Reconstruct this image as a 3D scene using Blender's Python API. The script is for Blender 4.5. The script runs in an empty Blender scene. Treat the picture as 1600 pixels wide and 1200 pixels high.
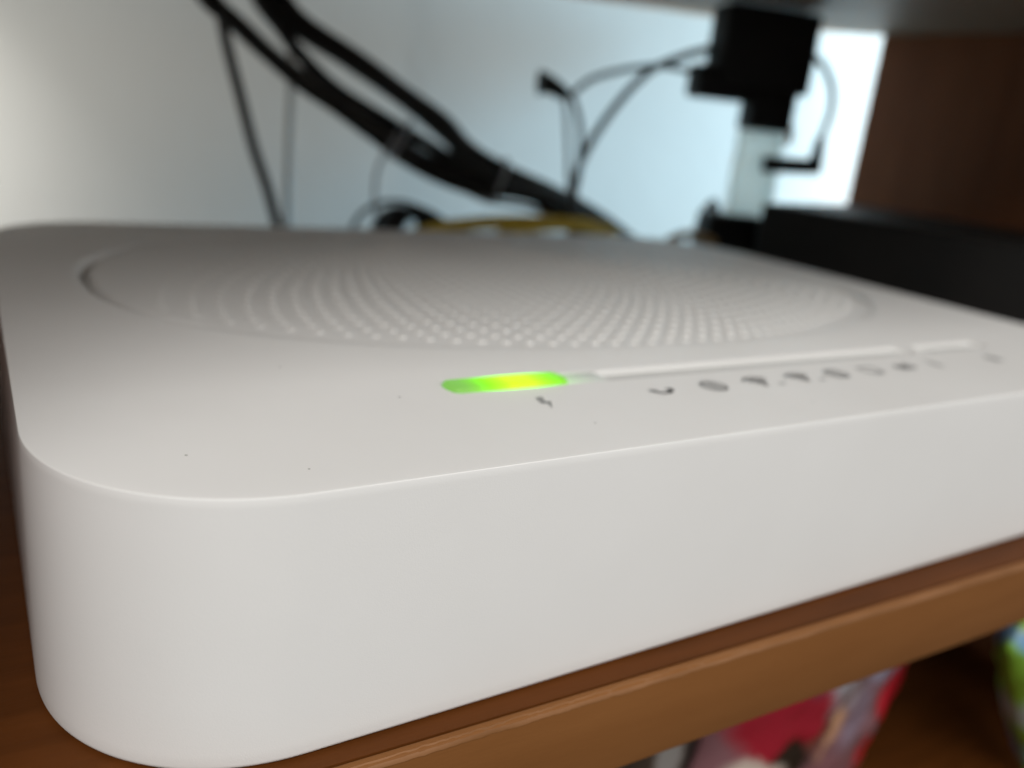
import bpy, bmesh, math, random
from mathutils import Vector, Matrix, noise

random.seed(7)
S = bpy.context.scene
COL = S.collection
U = 0.045                      # metres per modelling unit
TOP = 1.85                     # shelf surface lies 1.85 units below the lens
def P(x, y, z):                # modelling units (origin at the lens) -> metres, shelf surface at z = 0
    return Vector((x*U, y*U, (z+TOP)*U))

# ------------------------------------------------------------------ camera
cam = bpy.data.cameras.new('camera')
co = bpy.data.objects.new('camera', cam); COL.objects.link(co)
VX = Vector((0.84905874, -0.07108216, 0.52349459))
VY = Vector((-0.51765299, -0.3098591, 0.79751033))
VZ = Vector((0.1055208, -0.94812165, -0.29988447))
right = Vector((VX[0], VY[0], VZ[0])); down = Vector((VX[1], VY[1], VZ[1])); fwd = Vector((VX[2], VY[2], VZ[2]))
m = Matrix((right, -down, -fwd)).transposed().to_4x4()
m.translation = P(0, 0, 0)
co.matrix_world = m
cam.sensor_width = 36; cam.lens = 36*1333/1600
cam.clip_start = 0.005; cam.clip_end = 50
cam.dof.use_dof = True
cam.dof.focus_distance = 2.55*U
cam.dof.aperture_fstop = (cam.lens/1000)/(0.065*U)
S.camera = co

# ------------------------------------------------------------------ world, lamps, exposure
w = bpy.data.worlds.new('World'); S.world = w; w.use_nodes = True
bg = w.node_tree.nodes['Background']
bg.inputs[0].default_value = (0.80, 0.86, 0.92, 1); bg.inputs[1].default_value = 0.09
S.view_settings.view_transform = 'Standard'; S.view_settings.look = 'None'
S.view_settings.exposure = 0; S.view_settings.gamma = 1
S.render.engine = 'CYCLES'

def area(name, loc, target, sx, sy, power, color, spread=180):
    l = bpy.data.lights.new(name, 'AREA'); l.shape = 'RECTANGLE'
    l.size = sx*U; l.size_y = sy*U; l.energy = power; l.color = color; l.spread = math.radians(spread)
    o = bpy.data.objects.new(name, l); COL.objects.link(o)
    o.location = P(*loc)
    o.rotation_euler = (P(*target)-P(*loc)).to_track_quat('-Z', 'Z').to_euler()
    return o
# daylight from the room and behind the cabinet side, plus two added fills
area('room_light', (-7, -12, 14.5), (3, 2.5, -1.2), 13, 13, 10.9, (1.0, 0.985, 0.955))
area('right_fill_light', (15, -10, 8.5), (4, 2, -1.5), 8, 8, 2.5, (1.0, 0.98, 0.95))  # added fill, brightens the router front and edge band towards the right
area('side_window_sky_light', (18.3, 3.2, 4.2), (5.0, 9.0, -2.2), 3.2, 2.6, 3.0, (0.34, 0.73, 1.0), 56)
area('side_window_low_light', (18.3, 3.2, -2.4), (5.0, 9.0, 1.2), 3.2, 2.2, 1.9, (1.0, 0.91, 0.80), 70)
area('left_wall_fill_light', (-7, 8.6, 0.2), (-0.8, 11.2, -0.6), 2, 2, 0.155, (1.0, 0.99, 0.93), 60)  # added lamp that only lifts the left part of the wall

# ------------------------------------------------------------------ helpers
def tag(o, label=None, cat=None, group=None, kind=None):
    if label: o['label'] = label
    if cat: o['category'] = cat
    if group: o['group'] = group
    if kind: o['kind'] = kind
    return o
def link(name, me, mat=None, parent=None):
    o = bpy.data.objects.new(name, me); COL.objects.link(o)
    if mat: me.materials.append(mat)
    if parent:
        o.parent = parent
        o.matrix_parent_inverse = Matrix.Translation(parent.location).inverted()
    return o
def obj(name, bm, mat=None, parent=None, smooth=None):
    bmesh.ops.recalc_face_normals(bm, faces=bm.faces)
    me = bpy.data.meshes.new(name); bm.to_mesh(me); bm.free()
    if smooth is not None:
        me.shade_smooth()
        me.set_sharp_from_angle(angle=math.radians(smooth))
    return link(name, me, mat, parent)
def empty(name, loc):
    o = bpy.data.objects.new(name, None); o.empty_display_size = 0.01; COL.objects.link(o)
    o.location = P(*loc); return o
def box(bm, c, sx, sy, sz, ax=(1, 0, 0), bev=0.0, seg=2, up=(0, 0, 1)):
    """oriented box; ax = horizontal direction of its x side (units)"""
    ax = Vector(ax).normalized(); up = Vector(up).normalized(); ay = up.cross(ax).normalized()
    new = []
    for k in range(8):
        dx = (-.5, .5)[k & 1]*sx; dy = (-.5, .5)[(k >> 1) & 1]*sy; dz = (-.5, .5)[k >> 2]*sz
        v = Vector(c)+ax*dx+ay*dy+up*dz
        new.append(bm.verts.new(P(*v)))
    fs = [bm.faces.new([new[i] for i in f]) for f in ((0, 1, 3, 2), (4, 6, 7, 5), (0, 4, 5, 1), (2, 3, 7, 6), (0, 2, 6, 4), (1, 5, 7, 3))]
    if bev:
        es = list({e for f in fs for e in f.edges})
        bmesh.ops.bevel(bm, geom=es, offset=bev*U, segments=seg, profile=0.5, affect='EDGES')
def catmull(pts, n=8):
    pts = [Vector(p) for p in pts]
    a = [pts[0]*2-pts[1]]+pts+[pts[-1]*2-pts[-2]]
    out = []
    for i in range(1, len(a)-2):
        p0, p1, p2, p3 = a[i-1], a[i], a[i+1], a[i+2]
        for k in range(n):
            t = k/n
            out.append(0.5*((2*p1)+(p2-p0)*t+(2*p0-5*p1+4*p2-p3)*t*t+(3*p1-p0-3*p2+p3)*t*t*t))
    out.append(pts[-1]); return out
def tube(bm, pts, r, sides=12, n=8, r_end=None):
    pp = catmull(pts, n); N = len(pp); rings = []
    side = None
    for i, p in enumerate(pp):
        d = (pp[min(i+1, N-1)]-pp[max(i-1, 0)]).normalized()
        if side is None: side = d.orthogonal().normalized()
        side = (side-d*side.dot(d)).normalized(); b = d.cross(side)
        rr = r if r_end is None else r+(r_end-r)*i/(N-1)
        rings.append([bm.verts.new(P(*(p+(side*math.cos(a)+b*math.sin(a))*rr))) for a in [2*math.pi*k/sides for k in range(sides)]])
    for A, B in zip(rings[:-1], rings[1:]):
        for k in range(sides): bm.faces.new((A[k], A[(k+1) % sides], B[(k+1) % sides], B[k]))
    bm.faces.new(rings[0][::-1]); bm.faces.new(rings[-1])

# ------------------------------------------------------------------ materials
def mat(name, color, rough=0.5, spec=0.5, metal=0.0):
    M = bpy.data.materials.new(name); M.use_nodes = True
    b = M.node_tree.nodes['Principled BSDF']
    b.inputs['Base Color'].default_value = (*color, 1); b.inputs['Roughness'].default_value = rough
    b.inputs['Specular IOR Level'].default_value = spec; b.inputs['Metallic'].default_value = metal
    return M
def nd(M, t, **kw):
    n = M.node_tree.nodes.new(t)
    for k, v in kw.items(): setattr(n, k, v)
    return n
def lk(M, a, b): M.node_tree.links.new(a, b)
def bsdf(M): return M.node_tree.nodes['Principled BSDF']
def coord(M, scale=(1, 1, 1)):
    tc = nd(M, 'ShaderNodeTexCoord'); mp = nd(M, 'ShaderNodeMapping'); mp.inputs['Scale'].default_value = scale
    lk(M, tc.outputs['Object'], mp.inputs['Vector']); return mp.outputs['Vector']
def vary(M, c1, c2, scale=8, detail=5, stretch=(1, 1, 1), bump=0.0, bscale=None, lo=.3, hi=.7):
    v = coord(M, stretch)
    n = nd(M, 'ShaderNodeTexNoise'); n.inputs['Scale'].default_value = scale; n.inputs['Detail'].default_value = detail
    lk(M, v, n.inputs['Vector'])
    r = nd(M, 'ShaderNodeValToRGB'); r.color_ramp.elements[0].position = lo; r.color_ramp.elements[1].position = hi
    r.color_ramp.elements[0].color = (*c1, 1); r.color_ramp.elements[1].color = (*c2, 1)
    lk(M, n.outputs['Fac'], r.inputs['Fac']); lk(M, r.outputs['Color'], bsdf(M).inputs['Base Color'])
    if bump:
        n2 = nd(M, 'ShaderNodeTexNoise'); n2.inputs['Scale'].default_value = bscale or scale*4; n2.inputs['Detail'].default_value = 3
        lk(M, v, n2.inputs['Vector'])
        b = nd(M, 'ShaderNodeBump'); b.inputs['Strength'].default_value = bump; b.inputs['Distance'].default_value = 0.0004
        lk(M, n2.outputs['Fac'], b.inputs['Height']); lk(M, b.outputs['Normal'], bsdf(M).inputs['Normal'])
    return M
white = vary(mat('white_plastic', (.76, .75, .725), .5, .35), (.758, .747, .728), (.778, .768, .750), 40, 3, bump=.10, bscale=5200)
guide_m = mat('frosted_light_guide', (.50, .50, .485), .35, .5)  # greyed so the colour carries the shade on the slot floor
stud_m = mat('white_plastic_stud', (.77, .76, .735), .42, .45)
ink = mat('grey_ink', (.30, .30, .295), .5, .3)
black = vary(mat('black_rubber', (.012, .012, .013), .48, .4), (.008, .008, .008), (.013, .013, .013), 60, 3)
blackp = vary(mat('black_plastic', (.010, .010, .010), .55, .28), (.008, .008, .008), (.014, .013, .012), 30, 3)
greyc = mat('grey_sheath', (.22, .22, .21), .5, .4)
yellow = vary(mat('yellow_sheath', (.33, .22, .025), .5, .4), (.70, .50, .05), (.78, .58, .09), 30, 2)
ochre = mat('ochre_sheath', (.36, .20, .06), .5, .4)
whitep = mat('pale_plastic', (.80, .82, .76), .45, .5)
tiem = mat('clear_tie', (.35, .38, .42), .3, .5)
wall_m = vary(mat('wall_paint', (.63, .62, .59), .9, .2), (.61, .60, .57), (.65, .64, .61), 6, 6, bump=.25, bscale=220)
wood = vary(mat('brown_laminate', (.1, .04, .014), .55, .10), (.072, .0215, .0040), (.104, .0315, .0060), 16, 8, (2, 14, 14), bump=.12, bscale=120)
panel_m = vary(mat('dark_brown_laminate', (.1, .04, .014), .6, .12), (.165, .056, .022), (.205, .074, .030), 12, 8, (10, 10, 1.5))
under_m = vary(mat('grey_brown_laminate', (.2, .14, .1), .5, .4), (.19, .135, .092), (.25, .18, .125), 14, 7, (2, 12, 12))
# edge band: worn lighter along its upper arris
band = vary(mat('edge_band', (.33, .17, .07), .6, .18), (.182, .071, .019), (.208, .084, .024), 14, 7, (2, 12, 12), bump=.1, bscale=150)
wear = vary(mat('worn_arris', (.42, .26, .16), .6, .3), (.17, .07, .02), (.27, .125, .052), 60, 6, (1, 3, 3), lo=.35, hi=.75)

# ------------------------------------------------------------------ wall (skewed to the shelf)
TW = Vector((0.947, -0.322, 0)); NW = Vector((-0.322, -0.947, 0))
def wallp(k, x, z): return Vector((x, k-.34*x, z))
bm = bmesh.new()
c = wallp(10.9, 4, 0)-NW*0.5
box(bm, c, 60, 1.0, 40, TW)
wall = obj('wall', bm, wall_m); tag(wall, kind='structure', label='plain off-white plastered wall behind the shelves')

# ------------------------------------------------------------------ bookcase: boards, edge bands, side panel
case = empty('bookcase', (3, 4, -1.85))
tag(case, 'brown wooden bookcase whose shelf carries the white router', 'bookcase')
def prism(name, poly, z0, z1, mt, parent, bev=0.0):
    bm = bmesh.new()
    lo = [bm.verts.new(P(x, y, z0)) for x, y in poly]; hi = [bm.verts.new(P(x, y, z1)) for x, y in poly]
    n = len(poly)
    bm.faces.new(lo[::-1]); bm.faces.new(hi)
    for i in range(n): bm.faces.new((lo[i], lo[(i+1) % n], hi[(i+1) % n], hi[i]))
    if bev: bmesh.ops.bevel(bm, geom=list(bm.edges), offset=bev*U, segments=3, profile=.5, affect='EDGES')
    return obj(name, bm, mt, parent, 40)
BACK = lambda x: 10.5-.34*x
fy = lambda x: 1.842-.0245*(x-1.5)            # front edge, slightly skew to the router
prism('shelf_board', [(-.59, fy(-.59)+.046), (8.99, fy(8.99)+.046), (8.99, BACK(8.99)), (-.59, BACK(-.59))], -2.21, -1.85, wood, case)
def band_part(z0, z1, th=0.045):
    bm = bmesh.new(); a, b = -.59, 8.99
    c = Vector(((a+b)/2, (fy(a)+fy(b))/2+th/2, (z0+z1)/2)); d = Vector((b-a, fy(b)-fy(a), 0))
    box(bm, c, d.length, th, z1-z0, d, 0.012, 3)
    return obj('edge_band', bm, band, case, 40)
band_part(-2.212, -1.851)
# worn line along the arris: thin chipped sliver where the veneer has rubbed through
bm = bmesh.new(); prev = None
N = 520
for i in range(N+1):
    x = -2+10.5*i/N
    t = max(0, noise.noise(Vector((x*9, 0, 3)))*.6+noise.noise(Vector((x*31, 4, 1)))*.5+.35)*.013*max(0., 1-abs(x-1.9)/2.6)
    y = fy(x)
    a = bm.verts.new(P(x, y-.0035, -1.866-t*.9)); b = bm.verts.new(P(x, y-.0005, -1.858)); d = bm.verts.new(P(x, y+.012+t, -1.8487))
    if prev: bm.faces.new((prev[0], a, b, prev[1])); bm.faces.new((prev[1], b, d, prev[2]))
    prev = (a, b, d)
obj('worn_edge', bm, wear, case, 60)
prism('top_board', [(-.59, 1.7), (8.99, 1.7), (8.99, 6.95), (8.55, 7.50), (7.29, 7.97), (6.05, 8.40), (0, 10.45), (-.59, 10.65)], 1.3, 1.7, under_m, case)
prism('side_panel', [(9, 1.6), (9.4, 1.6), (9.4, 6.83), (9, 6.83)], -7, 6, panel_m, case, .02)
prism('side_panel', [(-1.0, 1.6), (-.6, 1.6), (-.6, 6.83), (-1.0, 6.83)], -7, 6, panel_m, case, .02)  # unseen panel, added to keep light off the shelf left of the router
prism('lower_board', [(-.59, 1.75), (8.99, 1.75), (8.99, BACK(8.99)), (-.59, BACK(-.59))], -5.4, -5.0, wood, case)

# ------------------------------------------------------------------ router
router = empty('router', (3.08, 4.22, -1.85))
tag(router, 'flat white wireless router with a glowing green light on the brown shelf', 'router')
X0, X1, Y0, Y1 = .067, 6.09, 1.969, 6.465
RF, NF = .66, 2.12
def outline():
    pts = []
    def corner(cx, cy, sx, sy, r, rev):
        q = []
        for i in range(41):
            t = math.pi/2*i/40
            q.append((cx+sx*r*math.cos(t)**(2/NF), cy+sy*r*math.sin(t)**(2/NF)))
        return q[::-1] if rev else q
    def line(a, b, n=24): return [(a[0]+(b[0]-a[0])*k/n, a[1]+(b[1]-a[1])*k/n) for k in range(1, n)]
    rb = .95
    cs = [corner(X0+RF, Y0+RF, -1, -1, RF, False), corner(X1-RF, Y0+RF, 1, -1, RF, True),
          corner(X1-rb, Y1-rb, 1, 1, rb, False), corner(X0+RF, Y1-RF, -1, 1, RF, True)]
    for i in range(4):
        pts += cs[i]; pts += line(cs[i][-1], cs[(i+1) % 4][0])
    return [Vector((x, y)) for x, y in pts]
OUT = outline(); NO = len(OUT)
NRM = []
for i in range(NO):
    d = (OUT[(i+1) % NO]-OUT[i-1]).normalized(); NRM.append(Vector((-d.y, d.x)))     # inward for a ccw outline
DC, DA, DB, DN = Vector((3.08, 4.63)), 2.66, 1.57, 2.4
def sup(t, a, b):
    c, s = math.cos(t), math.sin(t)
    return Vector((DC.x+a*math.copysign(abs(c)**(2/DN), c), DC.y+b*math.copysign(abs(s)**(2/DN), s)))
# parameter of the dish point that lies in the same direction as each outline point
ANG = []
for p in OUT:
    q = p-DC; u, v = q.x/DA, q.y/DB
    # superellipse parameter along this direction
    ANG.append(math.atan2(math.copysign(abs(v)**(DN/2), v), math.copysign(abs(u)**(DN/2), u)))
bm = bmesh.new(); rings = []
def oring(ins, z): rings.append([bm.verts.new(P(OUT[i].x+NRM[i].x*ins, OUT[i].y+NRM[i].y*ins, z)) for i in range(NO)])
def dring(off, z): rings.append([bm.verts.new(P(*sup(t, DA-off, DB-off), z)) for t in ANG])
def mring(f, z):
    rings.append([bm.verts.new(P(*(OUT[i]+NRM[i]*.06).lerp(sup(ANG[i], DA+.03, DB+.03), f), z)) for i in range(NO)])
for ins, z in ((.06, -1.846), (.018, -1.846), (.006, -1.8435), (.0015, -1.838), (0, -1.830), (0, -1.79), (0, -1.03), (0, -1.0030), (.0004, -1.0017), (.0012, -1.0007), (.0024, -1.0001), (.0038, -1.0), (.05, -1.0)): oring(ins, z)
for f in (.35, .7, 1.0): mring(f, -1.0)
def gring(off, dz):
    r = []
    for t in ANG:
        q = sup(t, DA-off, DB-off); u = abs(math.cos(t))
        r.append(bm.verts.new(P(q.x, q.y, -1.0-max(dz*min(1, u*1.03)**11, min(.012, dz)))))
    rings.append(r)
for off, dz in ((0, 0), (.006, .004), (.012, .020), (.018, .050), (.026, .074), (.040, .078), (.052, .074), (.060, .050), (.068, .020), (.076, .012), (.086, .012), (.2, .012)): gring(off, dz)
for k in (.8, .55, .3, .1): rings.append([bm.verts.new(P(*(DC+(sup(t, DA-.2, DB-.2)-DC)*k), -1.012)) for t in ANG])
for A, B in zip(rings[:-1], rings[1:]):
    for i in range(NO): bm.faces.new((A[i], A[(i+1) % NO], B[(i+1) % NO], B[i]))
bm.faces.new(rings[0][::-1]); bm.faces.new(rings[-1])
bmesh.ops.recalc_face_normals(bm, faces=bm.faces)
body = obj('body', bm, white, router)
# the two recessed slots of the indicator strip are cut out of the top
def stadium(bm, xa, xb, ya, yb, z0, z1, rl=True):
    r = (yb-ya)/2; cy = (ya+yb)/2; pts = []
    for k in range(13):
        a = math.pi/2+math.pi*k/12; pts.append((xa+r*.55+r*.55*math.cos(a), cy+r*math.sin(a)))
    for k in range(13):
        a = -math.pi/2+math.pi*k/12; pts.append((xb-r*.55+r*.55*math.cos(a), cy+r*math.sin(a)))
    lo = [bm.verts.new(P(x, y, z0)) for x, y in pts]; hi = [bm.verts.new(P(x, y, z1)) for x, y in pts]
    n = len(pts); bm.faces.new(lo[::-1]); bm.faces.new(hi)
    for i in range(n): bm.faces.new((lo[i], lo[(i+1) % n], hi[(i+1) % n], hi[i]))
    bmesh.ops.recalc_face_normals(bm, faces=bm.faces)
SY0, SY1 = 2.604, 2.740
for xa, xb in ((1.455, 4.31), (4.40, 5.02)):
    cb = bmesh.new(); stadium(cb, xa, xb, SY0, SY1, -1.075, -.9)
    cm = bpy.data.meshes.new('cut'); cb.to_mesh(cm); cb.free()
    cobj = bpy.data.objects.new('cut', cm); COL.objects.link(cobj)
    md = body.modifiers.new('b', 'BOOLEAN'); md.operation = 'DIFFERENCE'; md.solver = 'EXACT'; md.object = cobj
    bpy.context.view_layer.update()
    dg = bpy.context.evaluated_depsgraph_get()
    me = bpy.data.meshes.new_from_object(body.evaluated_get(dg), depsgraph=dg)
    body.modifiers.clear(); old = body.data; body.data = me; me.name = 'body'
    bpy.data.meshes.remove(old); bpy.data.objects.remove(cobj); bpy.data.meshes.remove(cm)
body.data.shade_smooth(); body.data.set_sharp_from_angle(angle=math.radians(50))
# light guide in the slot: flush frosted lens at the lit end, sunk strip beyond it
lens_m = bpy.data.materials.new('lit_green_lens'); lens_m.use_nodes = True
def lens_nodes(M, base, stops, x0, x1):
    b = bsdf(M); b.inputs['Base Color'].default_value = (*base, 1); b.inputs['Specular IOR Level'].default_value = .25; b.inputs['Roughness'].default_value = .4
    tc = nd(M, 'ShaderNodeTexCoord'); sp = nd(M, 'ShaderNodeSeparateXYZ'); lk(M, tc.outputs['Object'], sp.inputs[0])
    mr = nd(M, 'ShaderNodeMapRange'); mr.inputs['From Min'].default_value = x0*U; mr.inputs['From Max'].default_value = x1*U
    lk(M, sp.outputs['X'], mr.inputs['Value'])
    cr = nd(M, 'ShaderNodeValToRGB'); lk(M, mr.outputs['Result'], cr.inputs['Fac']); e = cr.color_ramp.elements
    e[0].position = 0; e[0].color = (*stops[0][1], 1); e[1].position = 1; e[1].color = (*stops[-1][1], 1)
    for p_, c_ in stops[1:-1]:
        q = e.new((p_-x0)/(x1-x0)); q.color = (*c_, 1)
    lk(M, cr.outputs['Color'], b.inputs['Emission Color']); b.inputs['Emission Strength'].default_value = 1.0
# the lamp sits under x = 1.78: its light fades along the guide on both sides
lens_nodes(lens_m, (.10, .15, .03), [(1.45, (.14, .42, .07)), (1.52, (.16, .48, .08)), (1.57, (.18, .66, .04)), (1.62, (.25, 1.15, 0)), (1.68, (.48, 2.0, .0)), (1.72, (.72, 2.4, .004)), (1.82, (.70, 2.4, .003)), (1.87, (.42, 1.7, 0)), (1.92, (.24, .95, .0)), (2.0, (.15, .46, .04))], 1.45, 2.0)
tail_m = bpy.data.materials.new('light_guide_near_lamp'); tail_m.use_nodes = True
lens_nodes(tail_m, (.66, .66, .64), [(1.96, (.05, .30, .0)), (2.01, (.03, .20, .0)), (2.07, (.012, .10, .0)), (2.13, (.003, .035, .0)), (2.22, (0, 0, 0))], 1.96, 2.22)
def lens_part(name, xa, xb, mt):
    bm = bmesh.new(); stadium(bm, xa, xb, SY0+.004, SY1-.004, -1.07, -.984)
    bmesh.ops.bevel(bm, geom=[ed for ed in bm.edges if all(v.co.z > P(0, 0, -1).z for v in ed.verts)], offset=.018*U, segments=4, profile=.5, affect='EDGES')
    return obj(name, bm, mt, router, 50)
lens_part('indicator_lens', 1.459, 2.0, lens_m)['label'] = 'glowing green lens at the left end of the indicator strip'
bm = bmesh.new(); box(bm, (2.085, (SY0+SY1)/2, -1.038), .23, SY1-SY0-.008, .070, (1, 0, 0), .006, 2); obj('light_guide', bm, tail_m, router, 50)
bm = bmesh.new(); stadium(bm, 2.16, 4.306, SY0+.004, SY1-.004, -1.07, -1.026); obj('light_guide', bm, guide_m, router, 50)
bm = bmesh.new(); stadium(bm, 4.404, 5.016, SY0+.004, SY1-.004, -1.07, -1.026); obj('light_guide', bm, guide_m, router, 50)
# raised studs of the vent field, on rings that follow the dish
bm = bmesh.new(); PX = .1125
def half(x, off):
    u = abs(x-DC.x)/(DA-off)
    return (DB-off)*(1-u**DN)**(1/DN) if u < 1 else 0
for i in range(-21, 22):
    x = DC.x+i*PX; h0 = half(x, .06+.11*min(1, (abs(i)/13)**2))
    if h0 <= .05: continue
    y = y0 = DC.y-h0; xc = x; lean = .30*(-1 if x > DC.x else 1)*(abs(x-DC.x)/2.1)**2
    while y < DC.y+h0-.04:
        x = xc+lean*(y-y0)**2; r, h = .026, .0175-.0110*min(1, max(0, DC.x-xc)/2.2); prevr = None
        for rr, zz in ((1.0, 0), (.86, .6), (.45, .93)):
            ring = [bm.verts.new(P(x+r*rr*math.cos(q*math.pi/4), y+r*rr*math.sin(q*math.pi/4), -1.0135+h*zz)) for q in range(8)]
            if prevr:
                for q in range(8): bm.faces.new((prevr[q], prevr[(q+1) % 8], ring[(q+1) % 8], ring[q]))
            prevr = ring
        bm.faces.new(prevr)
        y += PX
tag(obj('vent_stud', bm, stud_m, router, 80), kind='stuff')
# rubber feet
for x, y in ((.8, 2.7), (5.4, 2.7), (.8, 5.8), (5.2, 5.6)):
    bm = bmesh.new(); tube(bm, [(x, y, -1.85), (x, y, -1.848), (x, y, -1.8445)], .2, 20, 1); obj('foot', bm, black, router, 40)
# printed symbols in front of the strip: flat ink
Z1 = -.9988
def poly(bm, pts, cx, cy, z=Z1): bm.faces.new([bm.verts.new(P(cx+x, cy+y, z)) for x, y in pts])
def stroke(bm, pts, w_, cx, cy):
    for (x0, y0), (x1, y1) in zip(pts[:-1], pts[1:]):
        d = Vector((x1-x0, y1-y0)).normalized(); n = Vector((-d.y, d.x))*w_/2; d *= w_*.3
        poly(bm, [(x0-n.x-d.x, y0-n.y-d.y), (x1-n.x+d.x, y1-n.y+d.y), (x1+n.x+d.x, y1+n.y+d.y), (x0+n.x-d.x, y0+n.y-d.y)], cx, cy)
def arc(bm, r, a0, a1, w_, cx, cy, oy=0, n=14):
    stroke(bm, [(r*math.cos(math.radians(a0+(a1-a0)*k/n)), oy+r*math.sin(math.radians(a0+(a1-a0)*k/n))) for k in range(n+1)], w_, cx, cy)
IY = 2.432
def icon_bolt(bm, x, y): poly(bm, [(-.012, .062), (.022, .062), (.004, .012), (.028, .012), (-.014, -.062), (-.002, -.008), (-.026, -.008)], x, y)
def icon_phone(bm, x, y):
    arc(bm, .048, 200, 340, .018, x, y, .025); stroke(bm, [(-.052, .014), (-.034, .010)], .032, x, y); stroke(bm, [(.034, .010), (.052, .014)], .032, x, y)
def icon_globe(bm, x, y):
    arc(bm, .055, 0, 360, .014, x, y, 0, 24); stroke(bm, [(-.055, 0), (.055, 0)], .012, x, y); stroke(bm, [(0, -.055), (0, .055)], .012, x, y)
    stroke(bm, [(-.045, .028), (.045, .028)], .01, x, y); stroke(bm, [(-.045, -.028), (.045, -.028)], .01, x, y)
def icon_wifi(bm, x, y):
    for r in (.035, .065, .095): arc(bm, r, 45, 135, .017, x, y, -.045)
    arc(bm, .008, 0, 360, .014, x, y, -.045, 8)
    stroke(bm, [(.085, -.05), (.115, -.05)], .018, x, y)
def icon_screen(bm, x, y): stroke(bm, [(-.05, -.03), (.05, -.03), (.05, .045), (-.05, .045), (-.05, -.03)], .016, x, y); stroke(bm, [(-.03, -.055), (.03, -.055)], .014, x, y)
def icon_link(bm, x, y):
    arc(bm, .03, 0, 360, .016, x-.032, y, 0, 16); arc(bm, .03, 0, 360, .016, x+.032, y, 0, 16); stroke(bm, [(-.03, 0), (.03, 0)], .016, x, y)
def icon_lock(bm, x, y): poly(bm, [(-.035, -.05), (.035, -.05), (.035, .01), (-.035, .01)], x, y); arc(bm, .024, 0, 180, .014, x, y, .012)
def icon_plug(bm, x, y): poly(bm, [(-.018, -.05), (.018, -.05), (.02, .03), (-.02, .03)], x, y); stroke(bm, [(0, .03), (0, .058)], .012, x, y)
ICONS = [(1.757, icon_bolt), (2.330, icon_phone), (2.611, icon_globe), (2.879, icon_wifi), (3.150, icon_wifi), (3.408, icon_globe), (3.668, icon_screen), (3.939, icon_link), (4.191, icon_plug), (4.735, icon_lock)]
for x, fn in ICONS:
    bm = bmesh.new(); fn(bm, x, IY); obj('printed_symbol', bm, ink, router)
# a few dust specks on the shell
dust = mat('dust', (.36, .35, .33), .9, .1)
bm = bmesh.new()
for x, y, r in ((.46, 2.31, .006), (1.25, 2.62, .006), (1.81, 2.20, .0055), (.95, 3.05, .005), (2.5, 2.95, .006), (2.9, 2.15, .005), (.75, 2.12, .004)):
    poly(bm, [(r*random.uniform(.6, 1.3)*math.cos(k*.9), r*random.uniform(.6, 1.3)*math.sin(k*.9)) for k in range(7)], x, y, -.9991)
tag(obj('dust_speck', bm, dust, router), kind='stuff')

# ------------------------------------------------------------------ set-top box right of the router
stb = empty('set_top_box', (8.1, 4.2, -1.85)); tag(stb, 'long black set-top box lying beside the right edge of the white router', 'set-top box')
d = Vector((1.0, .22, 0)).normalized(); dy = Vector((-d.y, d.x, 0))
BL = Vector((6.62, 5.98, 0)); LEN = 3.6; WID = 2.05
cc = BL+d*WID/2-dy*LEN/2
bm = bmesh.new(); box(bm, (cc.x, cc.y, -1.19), WID, LEN, 1.25, d, .035, 3); obj('case', bm, blackp, stb, 40)
for sx in (.2, WID-.2):
    for sy in (.3, LEN-.3):
        q = BL+d*sx-dy*sy; bm = bmesh.new(); tube(bm, [(q.x, q.y, -1.85), (q.x, q.y, -1.83), (q.x, q.y, -1.812)], .12, 14, 1); obj('foot', bm, black, stb, 40)

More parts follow.
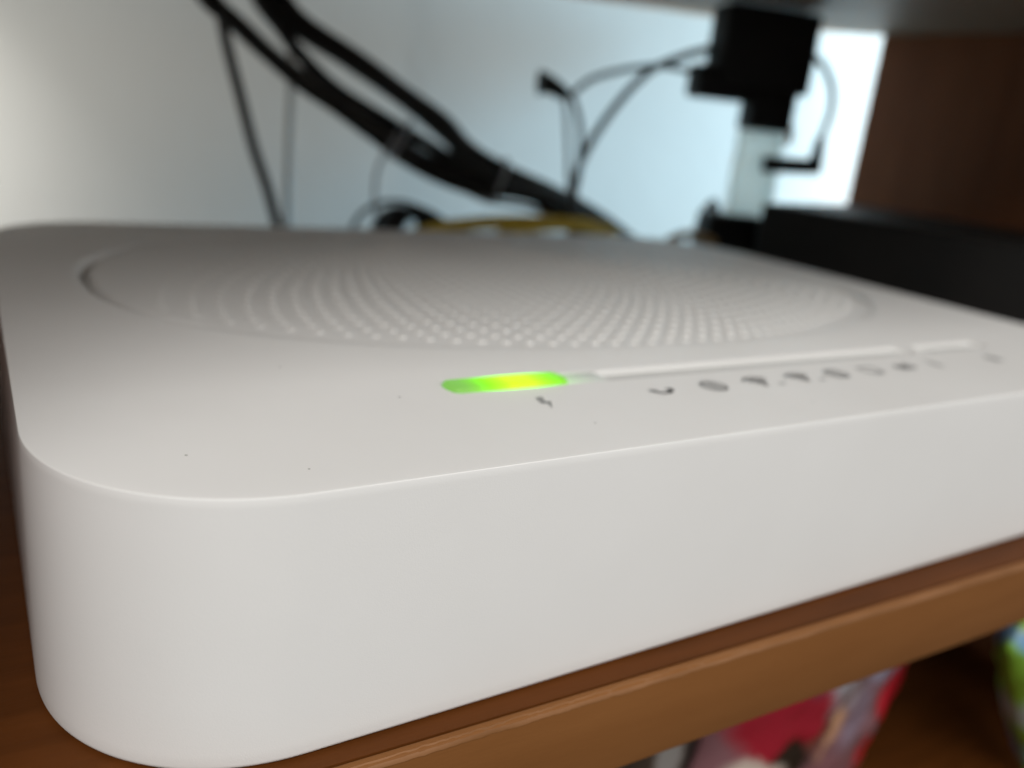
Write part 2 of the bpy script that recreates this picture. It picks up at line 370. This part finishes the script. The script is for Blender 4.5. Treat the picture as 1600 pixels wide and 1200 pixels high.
# ------------------------------------------------------------------ cables
CAB = {
'thick_a': (0.079, [(2.36, 8.7, 1.08), (2.61, 8.61, 0.79), (2.84, 8.54, 0.59), (3.31, 8.37, 0.34), (3.78, 8.22, 0.06), (4.14, 8.09, -0.15), (4.39, 8.01, -0.38), (4.77, 7.88, -0.57), (5.29, 7.7, -0.75), (5.75, 7.55, -0.94), (6.21, 7.39, -1.21), (6.49, 7.29, -1.46), (6.6, 7.1, -1.76)]),
'thick_a2': (0.078, [(2.23, 8.69, 1.06), (2.48, 8.61, 0.77), (2.67, 8.54, 0.59), (3.17, 8.37, 0.34), (3.67, 8.2, 0.06), (4.1, 8.06, -0.23), (4.4, 7.95, -0.48), (4.75, 7.83, -0.64), (5.27, 7.66, -0.78), (5.65, 7.53, -0.95), (5.99, 7.41, -1.13), (6.19, 7.35, -1.4), (6.25, 7.2, -1.76)]),
'mid_b': (0.064, [(2.27, 8.58, 1.05), (2.38, 8.54, 0.75), (2.57, 8.48, 0.53), (2.74, 8.42, 0.32), (3.06, 8.31, 0.05), (3.51, 8.16, -0.18), (3.88, 8.03, -0.36), (4.33, 7.88, -0.57), (4.73, 7.74, -0.71), (5.13, 7.61, -0.77), (5.48, 7.49, -0.9), (5.78, 7.38, -1.09), (5.94, 7.33, -1.4), (5.95, 7.2, -1.78)]),
'low_c': (0.060, [(1.71, 8.67, 0.97), (1.92, 8.6, 0.68), (2.1, 8.54, 0.55), (2.4, 8.43, 0.3), (2.72, 8.33, 0.06), (3.04, 8.22, -0.12), (3.37, 8.1, -0.33), (3.72, 7.99, -0.55), (4.08, 7.86, -0.7), (4.43, 7.74, -0.78), (4.75, 7.63, -0.77), (5.08, 7.52, -0.83), (5.4, 7.41, -0.97), (5.66, 7.32, -1.3), (5.7, 7.2, -1.78)]),
'low_d': (0.054, [(1.82, 8.78, 0.99), (2.03, 8.71, 0.71), (2.26, 8.63, 0.52), (2.54, 8.54, 0.29), (2.88, 8.42, 0.08), (3.23, 8.3, -0.06), (3.54, 8.2, -0.28), (3.85, 8.09, -0.48), (4.24, 7.96, -0.63), (4.63, 7.83, -0.74), (5.03, 7.69, -0.82), (5.42, 7.56, -1.03), (5.5, 7.4, -1.4), (5.5, 7.3, -1.79)]),
'drop': (0.052, [(1.91, 8.65, 0.95), (2.03, 8.61, 0.65), (2.11, 8.58, 0.3), (2.22, 8.55, -0.11), (2.34, 8.5, -0.57), (2.46, 8.47, -0.92), (2.56, 8.43, -1.29), (2.67, 8.39, -1.72), (2.9, 8.2, -1.79)]),
'greydrop': (0.044, [(2.87, 9.23, 1.09), (2.9, 9.21, 0.5), (2.91, 9.21, 0.01), (2.91, 9.21, -0.55), (2.91, 9.21, -1.3), (2.93, 9.2, -1.78)]),
'thin1': (0.029, [(5.01, 7.3, 0.28), (5.11, 7.26, 0.2), (5.2, 7.23, 0.0), (5.24, 7.22, -0.21), (5.26, 7.21, -0.49), (5.24, 7.22, -0.76), (5.29, 7.2, -0.97), (5.5, 7.1, -1.5), (5.6, 7.05, -1.81)]),
'thin2': (0.039, [(5.45, 7.2, -1.8), (5.42, 7.25, -1.4), (5.38, 7.27, -0.98), (5.3, 7.3, -0.73), (5.3, 7.3, -0.49), (5.37, 7.27, -0.25), (5.48, 7.24, -0.02), (5.61, 7.19, 0.21), (5.75, 7.15, 0.4), (5.92, 7.09, 0.58), (6.19, 7.0, 0.73), (6.47, 6.9, 0.84), (6.73, 6.81, 0.9)]),
'thin3': (0.029, [(5.05, 7.48, .22), (5.19, 7.44, 0.23), (5.27, 7.41, 0.32), (5.39, 7.37, 0.42), (5.57, 7.31, 0.5), (5.79, 7.23, 0.57), (6.04, 7.15, 0.62), (6.24, 7.08, 0.62), (6.52, 6.98, 0.59)]),
'thin4': (0.022, [(5.05, 7.38, 0.29), (5.12, 7.36, 0.05), (5.17, 7.34, -0.26), (5.23, 7.32, -0.63), (5.3, 7.3, -0.89), (5.3, 7.3, -1.8)]),
'loop': (0.034, [(7.36, 6.47, 0.93), (7.46, 6.46, 0.91), (7.6, 6.42, 0.83), (7.72, 6.38, 0.69), (7.78, 6.35, 0.54), (7.8, 6.35, 0.36), (7.77, 6.36, 0.18), (7.75, 6.36, 0.06)]),
'yellow': (0.064, [(3.3, 7.55, -1.7), (3.5, 7.52, -1.3), (3.81, 7.45, -1.14), (4.04, 7.37, -1.08), (4.4, 7.25, -1.02), (4.77, 7.13, -.99), (5.09, 7.02, -.98), (5.35, 6.93, -1.0), (5.55, 6.86, -1.09), (5.7, 6.8, -1.4), (5.75, 6.8, -1.78)]),
'yellow2': (0.050, [(4.0, 7.2, -1.5), (4.2, 7.15, -1.2), (4.45, 7.09, -1.09), (4.75, 6.99, -1.02), (4.99, 6.9, -0.99), (5.25, 6.82, -1.0), (5.45, 6.75, -1.05), (5.5, 6.7, -1.5), (5.5, 6.7, -1.79)]),
'ochre': (0.045, [(5.5, 6.6, -1.6), (5.66, 6.52, -1.3), (5.86, 6.49, -1.12), (6.0, 6.50, -1.03), (6.16, 6.46, -0.97), (6.36, 6.40, -1.0), (6.5, 6.42, -1.06), (6.56, 6.5, -1.3), (6.5, 6.7, -1.79)]),
}
CAB['stray'] = (.024, [(3.0, 7.9, -1.80), (3.12, 7.85, -1.2), (3.3, 7.8, -.98), (3.55, 7.75, -.93), (3.8, 7.66, -.99), (4.0, 7.6, -1.1), (4.3, 7.5, -1.4), (4.5, 7.4, -1.8)])
CAB['stray2'] = (.028, [(1.80, 8.7, 1.0), (2.2, 8.62, .55), (2.75, 8.40, .16), (3.2, 8.25, -.10), (3.6, 8.12, -.38), (4.0, 7.98, -.64), (4.5, 7.82, -.86), (5.0, 7.66, -.92), (5.4, 7.5, -1.1), (5.6, 7.4, -1.78)])
def cable(key, name, label, mt, cat='cable', group=None):
    r, pts = CAB[key]; bm = bmesh.new(); tube(bm, pts, r*(1.06 if r > .053 else 1), 14, 8)
    return tag(obj(name, bm, mt, None, 60), label, cat, group)
cable('thick_a', 'power_cable', 'thick black cable forming the upper edge of the slanting bundle', black, 'cable', 'cables of the slanting bundle')
cable('thick_a2', 'power_cable', 'thick black cable doubled just under the topmost cable of the bundle', black, 'cable', 'cables of the slanting bundle')
cable('mid_b', 'power_cable', 'black cable curving through the middle of the slanting bundle', black, 'cable', 'cables of the slanting bundle')
cable('low_c', 'power_cable', 'black cable forming the lower sagging edge of the slanting bundle', black, 'cable', 'cables of the slanting bundle')
cable('low_d', 'power_cable', 'dark grey cable between the lowest and the middle cables of the bundle', vary(mat('charcoal_rubber', (.03, .03, .03), .55, .3), (.035, .035, .034), (.05, .05, .048), 60, 2), 'cable', 'cables of the slanting bundle')
cable('drop', 'data_cable', 'single black cable dropping steeply from top left behind the router', black)
cable('greydrop', 'data_cable', 'pale grey cable hanging straight down against the wall', greyc)
t1 = cable('thin1', 'lead', 'thin black lead hanging from a round black plug in mid air', black, 'lead', 'thin leads rising from the bundle')
bm = bmesh.new(); tube(bm, [(4.77, 7.38, .32), (4.83, 7.36, .32), (4.93, 7.33, .29), (5.03, 7.30, .25)], .12, 16, 4, .06); obj('plug', bm, blackp, t1, 50)
cable('thin2', 'lead', 'dark lead arching from the bundle up to the black adapter', black, 'lead', 'thin leads rising from the bundle')
cable('thin3', 'lead', 'thin black lead reaching left from the adapter to the round plug', black, 'lead', 'thin leads rising from the bundle')
cable('thin4', 'lead', 'faint grey lead hanging straight under the round black plug', greyc, 'lead', 'thin leads rising from the bundle')
cable('yellow', 'network_cable', 'thick yellow network cable lying behind the far edge of the router', yellow, 'cable', 'yellow network cables behind the router')
cable('yellow2', 'network_cable', 'thinner yellow cable humped over the end of the thick yellow one', yellow, 'cable', 'yellow network cables behind the router')
cable('ochre', 'network_cable', 'ochre brown cable arching at the back right corner of the router', ochre)

cable('stray', 'wire', 'thin black wire looping over the coil behind the router', black, 'wire')
cable('stray2', 'lead', 'thin pale lead threaded along the underside of the slanting bundle', greyc)
# cable ties round the bundle
def tie(c, axis, r, name, label, tail=None):
    bm = bmesh.new(); axis = Vector(axis).normalized(); u = axis.orthogonal().normalized(); v = axis.cross(u)
    pts = [Vector(c)+(u*math.cos(a)+v*math.sin(a))*r for a in [2*math.pi*k/18 for k in range(19)]]
    tube(bm, pts, .022, 8, 2)
    o = tag(obj(name, bm, tiem, None, 60), label, 'cable tie', 'cable ties round the bundle')
    if tail:
        bm = bmesh.new(); tube(bm, tail, .019, 8, 6); obj('tail', bm, tiem, o, 60)
    return o
tie((3.66, 8.06, -.36), (.8, -.28, -.42), .20, 'cable_tie', 'pale cable tie with a long tail round the lower cables',
    [(3.55, 7.88, -0.27), (3.5, 7.88, -0.38), (3.42, 7.92, -0.53), (3.38, 7.95, -0.67), (3.37, 7.95, -0.87), (3.41, 7.94, -1.17)])
tie((4.68, 7.84, -.68), (.85, -.3, -.3), .24, 'cable_tie', 'cable tie round the thick part of the bundle near the yellow cable')

# coil of black wire behind the router
bm = bmesh.new(); pts = []
for k in range(5*14+1):
    a = 2*math.pi*k/14
    pts.append((3.50+.27*math.cos(a)+.02*math.sin(3*a)+.004*k, 7.72+.12*math.sin(a)-.001*k, -1.27+.24*math.sin(a+.4)+.03*math.sin(.7*a)))
tube(bm, pts, .035, 8, 3)
tag(obj('wire_coil', bm, black, None, 60), 'small tangled coil of black wire peeking over the far router edge', 'wire')

# ------------------------------------------------------------------ power strip, adapters and plug (upright by the wall)
strip = empty('power_strip', (7.15, 6.75, -1.85)); tag(strip, 'upright pale power strip standing under the black adapter', 'power strip')
tr = nd(whitep, 'ShaderNodeBsdfTranslucent'); tr.inputs['Color'].default_value = (.84, .90, .86, 1)
mxs = nd(whitep, 'ShaderNodeMixShader'); mxs.inputs[0].default_value = .78
lk(whitep, bsdf(whitep).outputs[0], mxs.inputs[1]); lk(whitep, tr.outputs[0], mxs.inputs[2])
lk(whitep, mxs.outputs[0], whitep.node_tree.nodes['Material Output'].inputs['Surface'])
def cover(bm, k, x0, x1, z0, z1, depth):          # thin-walled, open-backed cover of milky plastic
    n = 10; rows = []
    for z in (z0, z1):
        r = []
        for q in range(n+1):
            a = math.pi*q/n; x = (x0+x1)/2-math.cos(a)*(x1-x0)/2
            r.append(bm.verts.new(P(*(wallp(k, x, z)+NW*(depth*math.sin(a)**.6)))))
        rows.append(r)
    for q in range(n): bm.faces.new((rows[0][q], rows[0][q+1], rows[1][q+1], rows[1][q]))
    bm.faces.new(rows[1])
bm = bmesh.new(); cover(bm, 9.14, 6.94, 7.44, -1.80, 1.12, .14); obj('housing', bm, whitep, strip, 40)
bm = bmesh.new(); box(bm, wallp(9.0, 7.40, .09), .06, .05, .2, TW, .012, 2); obj('switch', bm, mat('orange_switch', (.55, .26, .10), .4, .5), strip, 40)

ad = empty('power_adapter', (7.0, 6.6, .2)); tag(ad, 'bulky black power adapter plugged in high on the power strip', 'adapter')
bm = bmesh.new(); box(bm, wallp(8.96, 6.90, .87), 1.02, .42, .78, TW, .05, 3); obj('case', bm, blackp, ad, 40)
bm = bmesh.new(); box(bm, wallp(8.98, 6.55, .52), .62, .36, .32, TW, .05, 3); obj('lower_case', bm, blackp, ad, 40)
bm = bmesh.new(); box(bm, wallp(9.0, 7.10, .33), .50, .3, .44, TW, .04, 3); obj('plug_body', bm, blackp, ad, 40)

pl = empty('angled_plug', (7.5, 6.4, -.2)); tag(pl, 'black right-angled plug with its lead looping up to the adapter', 'plug')
bm = bmesh.new(); tube(bm, [wallp(9.0, 7.16, -.22), wallp(9.0, 7.4, -.21), wallp(9.0, 7.66, -.20), wallp(9.0, 7.78, -.19)], .085, 14, 4); obj('plug_barrel', bm, blackp, pl, 50)
bm = bmesh.new(); tube(bm, [wallp(9.0, 7.74, -.23), wallp(9.0, 7.745, -.05), wallp(9.0, 7.75, .12)], .085, 14, 4, .045); obj('strain_relief', bm, blackp, pl, 50)
r, pts = CAB['loop']; bm = bmesh.new(); tube(bm, pts, r, 12, 8); obj('lead', bm, greyc, pl, 60)  # grey sheath stands in for glare washing out this lead

# small black brick behind the right rear corner
br = empty('power_brick', (7.0, 7.0, -1.85)); tag(br, 'black power brick standing behind the black set-top box', 'adapter')
bm = bmesh.new(); box(bm, (6.98, 6.72, -1.31), .62, .4, 1.08, (.93, -.35, 0), .06, 3); obj('case', bm, blackp, br, 40)
bm = bmesh.new(); tube(bm, [(6.85, 6.8, -.84), (6.88, 6.85, -.72), (6.95, 7.0, -.70), (7.1, 7.3, -1.0), (7.1, 7.3, -1.8)], .04, 10, 6); obj('lead', bm, black, br, 60)

# ------------------------------------------------------------------ goods in the compartment below
def pouch(name, label, cat, centre, wdt, hgt, thick, yaw, lean, mt, parts=()):
    nx, nz = 36, 36
    bm = bmesh.new(); grid = {}
    for side in (0, 1):
        for i in range(nx+1):
            for k in range(nz+1):
                u, v = i/nx*2-1, k/nz*2-1
                edge = (1-abs(u)**2.6)*(1-abs(v)**3.2)
                t = thick*.5*max(edge, 0)**.6
                nz_ = noise.noise(Vector((u*2.3, v*2.3, side*7+centre[0])))*.16+noise.noise(Vector((u*6, v*5, side*3)))*.10+abs(noise.noise(Vector((u*9+v*3, v*4-u*5, side*3+1))))*.14
                y = (-1 if side == 0 else 1)*(t*(1+nz_*1.6)+.004)
                x = u*wdt/2*(1+.04*v+.03*noise.noise(Vector((v*3, side*0, 5)))*abs(u)); z = v*hgt/2*(1+.03*noise.noise(Vector((u*4, 2, 2)))*abs(v))
                grid[side, i, k] = bm.verts.new((x*U, y*U, z*U))
    for side in (0, 1):
        for i in range(nx):
            for k in range(nz):
                q = [grid[side, i, k], grid[side, i+1, k], grid[side, i+1, k+1], grid[side, i, k+1]]
                bm.faces.new(q if side == 0 else q[::-1])
    rim = [(i, 0) for i in range(nx)]+[(nx, k) for k in range(nz)]+[(i, nz) for i in range(nx, 0, -1)]+[(0, k) for k in range(nz, 0, -1)]
    for (a, b2) in zip(rim, rim[1:]+rim[:1]):
        bm.faces.new((grid[0, a[0], a[1]], grid[1, a[0], a[1]], grid[1, b2[0], b2[1]], grid[0, b2[0], b2[1]]))
    o = obj(name, bm, mt, None, 60); o.location = P(*centre); o.rotation_euler = (0, math.radians(lean), math.radians(yaw))
    return tag(o, label, cat)
def printed(name, patches, base, rough=.3):
    """flat print, plus a painted glare on the green packet: rectangles / ellipses of colour in the object's x,z (units)"""
    M = mat(name, base, rough, .5); v = coord(M, (1/U, 1/U, 1/U)); nz = nd(M, 'ShaderNodeTexNoise'); nz.inputs['Scale'].default_value = 3.5; nz.inputs['Detail'].default_value = 4
    lk(M, v, nz.inputs['Vector'])
    mx = nd(M, 'ShaderNodeVectorMath', operation='SCALE'); mx.inputs['Scale'].default_value = .22
    sub = nd(M, 'ShaderNodeVectorMath', operation='SUBTRACT'); sub.inputs[1].default_value = (.5, .5, .5)
    lk(M, nz.outputs['Color'], sub.inputs[0]); lk(M, sub.outputs[0], mx.inputs[0])
    add = nd(M, 'ShaderNodeVectorMath', operation='ADD'); lk(M, v, add.inputs[0]); lk(M, mx.outputs[0], add.inputs[1])
    col = None
    for (cx, cz, rx, rz, ang, c_, soft) in patches:
        mp = nd(M, 'ShaderNodeMapping', vector_type='TEXTURE'); mp.inputs['Location'].default_value = (cx, 0, cz); mp.inputs['Rotation'].default_value = (0, math.radians(ang), 0); mp.inputs['Scale'].default_value = (rx, 1000, rz)
        lk(M, add.outputs[0], mp.inputs['Vector'])
        ln = nd(M, 'ShaderNodeVectorMath', operation='LENGTH'); lk(M, mp.outputs[0], ln.inputs[0])
        rg = nd(M, 'ShaderNodeMapRange'); rg.inputs['From Min'].default_value = 1+soft; rg.inputs['From Max'].default_value = 1-soft; lk(M, ln.outputs['Value'], rg.inputs['Value'])
        mi = nd(M, 'ShaderNodeMix', data_type='RGBA'); lk(M, rg.outputs[0], mi.inputs[0])
        if col is None: mi.inputs[6].default_value = (*base, 1)
        else: lk(M, col, mi.inputs[6])
        mi.inputs[7].default_value = (*c_, 1); col = mi.outputs[2]
    lk(M, col, bsdf(M).inputs['Base Color']); return M
snack = printed('snack_print', [(.34, .50, .34, .26, -15, (.42, .46, .62), .3), (-.2, .16, .30, .26, 10, (.40, .38, .41), .3), (.22, -.05, .14, .3, 8, (.26, .19, .24), .3), (-.62, -.1, .46, .34, 0, (.36, .012, .026), .2), (-.7, .25, .3, .14, 15, (.16, .06, .09), .3),
                               (-.03, -.22, .08, .18, 8, (.60, .33, .19), .3), (-.12, -.1, .05, .3, 25, (.14, .05, .03), .35), (-.36, -.42, .24, .16, 0, (.02, .015, .01), .2), (-.7, -.5, .25, .10, 0, (.6, .5, .42), .25), (.84, -.12, .30, .52, 4, (.62, .012, .03), .12), (.1, .3, .05, .2, 30, (.2, .12, .12), .4)], (.24, .11, .12), .3)
pouch('snack_bag', 'red and grey printed snack bag standing under the shelf edge', 'bag', (4.93, 3.12, -3.70), 2.3, 1.95, .5, 4, 18, snack)
stripe = printed('stripe_print', [(-.18, 0, .10, 3, 0, (.30, .28, .26), .2), (.02, 0, .06, 3, 0, (.05, .04, .035), .2), (.22, 0, .12, 3, 0, (.34, .16, .12), .2), (.0, -.7, .3, .25, 0, (.45, .02, .05), .2)], (.12, .09, .07), .4)
bm = bmesh.new()
box(bm, (0, 0, -1.85), .62, .4, 1.9, (1, 0, 0), .02, 2)
o = obj('carton', bm, stripe, None, 40); o.location = (3.72*U, 3.3*U, -2.2*U); tag(o, 'narrow striped brown and grey carton left of the snack bag', 'carton')
green = printed('green_print_and_glare', [(-.36, .62, .11, .75, -24, (.22, .42, .62), .15), (-.62, .0, .07, .32, -4, (.58, .68, .64), .4), (-.5, -.72, .2, .3, 0, (.14, .24, .58), .25), (-.28, .05, .14, .4, 0, (.42, .62, .10), .35)], (.26, .50, .04), .3)  # pale patch at the left edge is a glare painted into the print
pouch('green_packet', 'bright green packet with a blue band leaning at the right', 'bag', (7.16, 2.5, -3.6), 1.4, 2.4, .6, 6, -39, green)
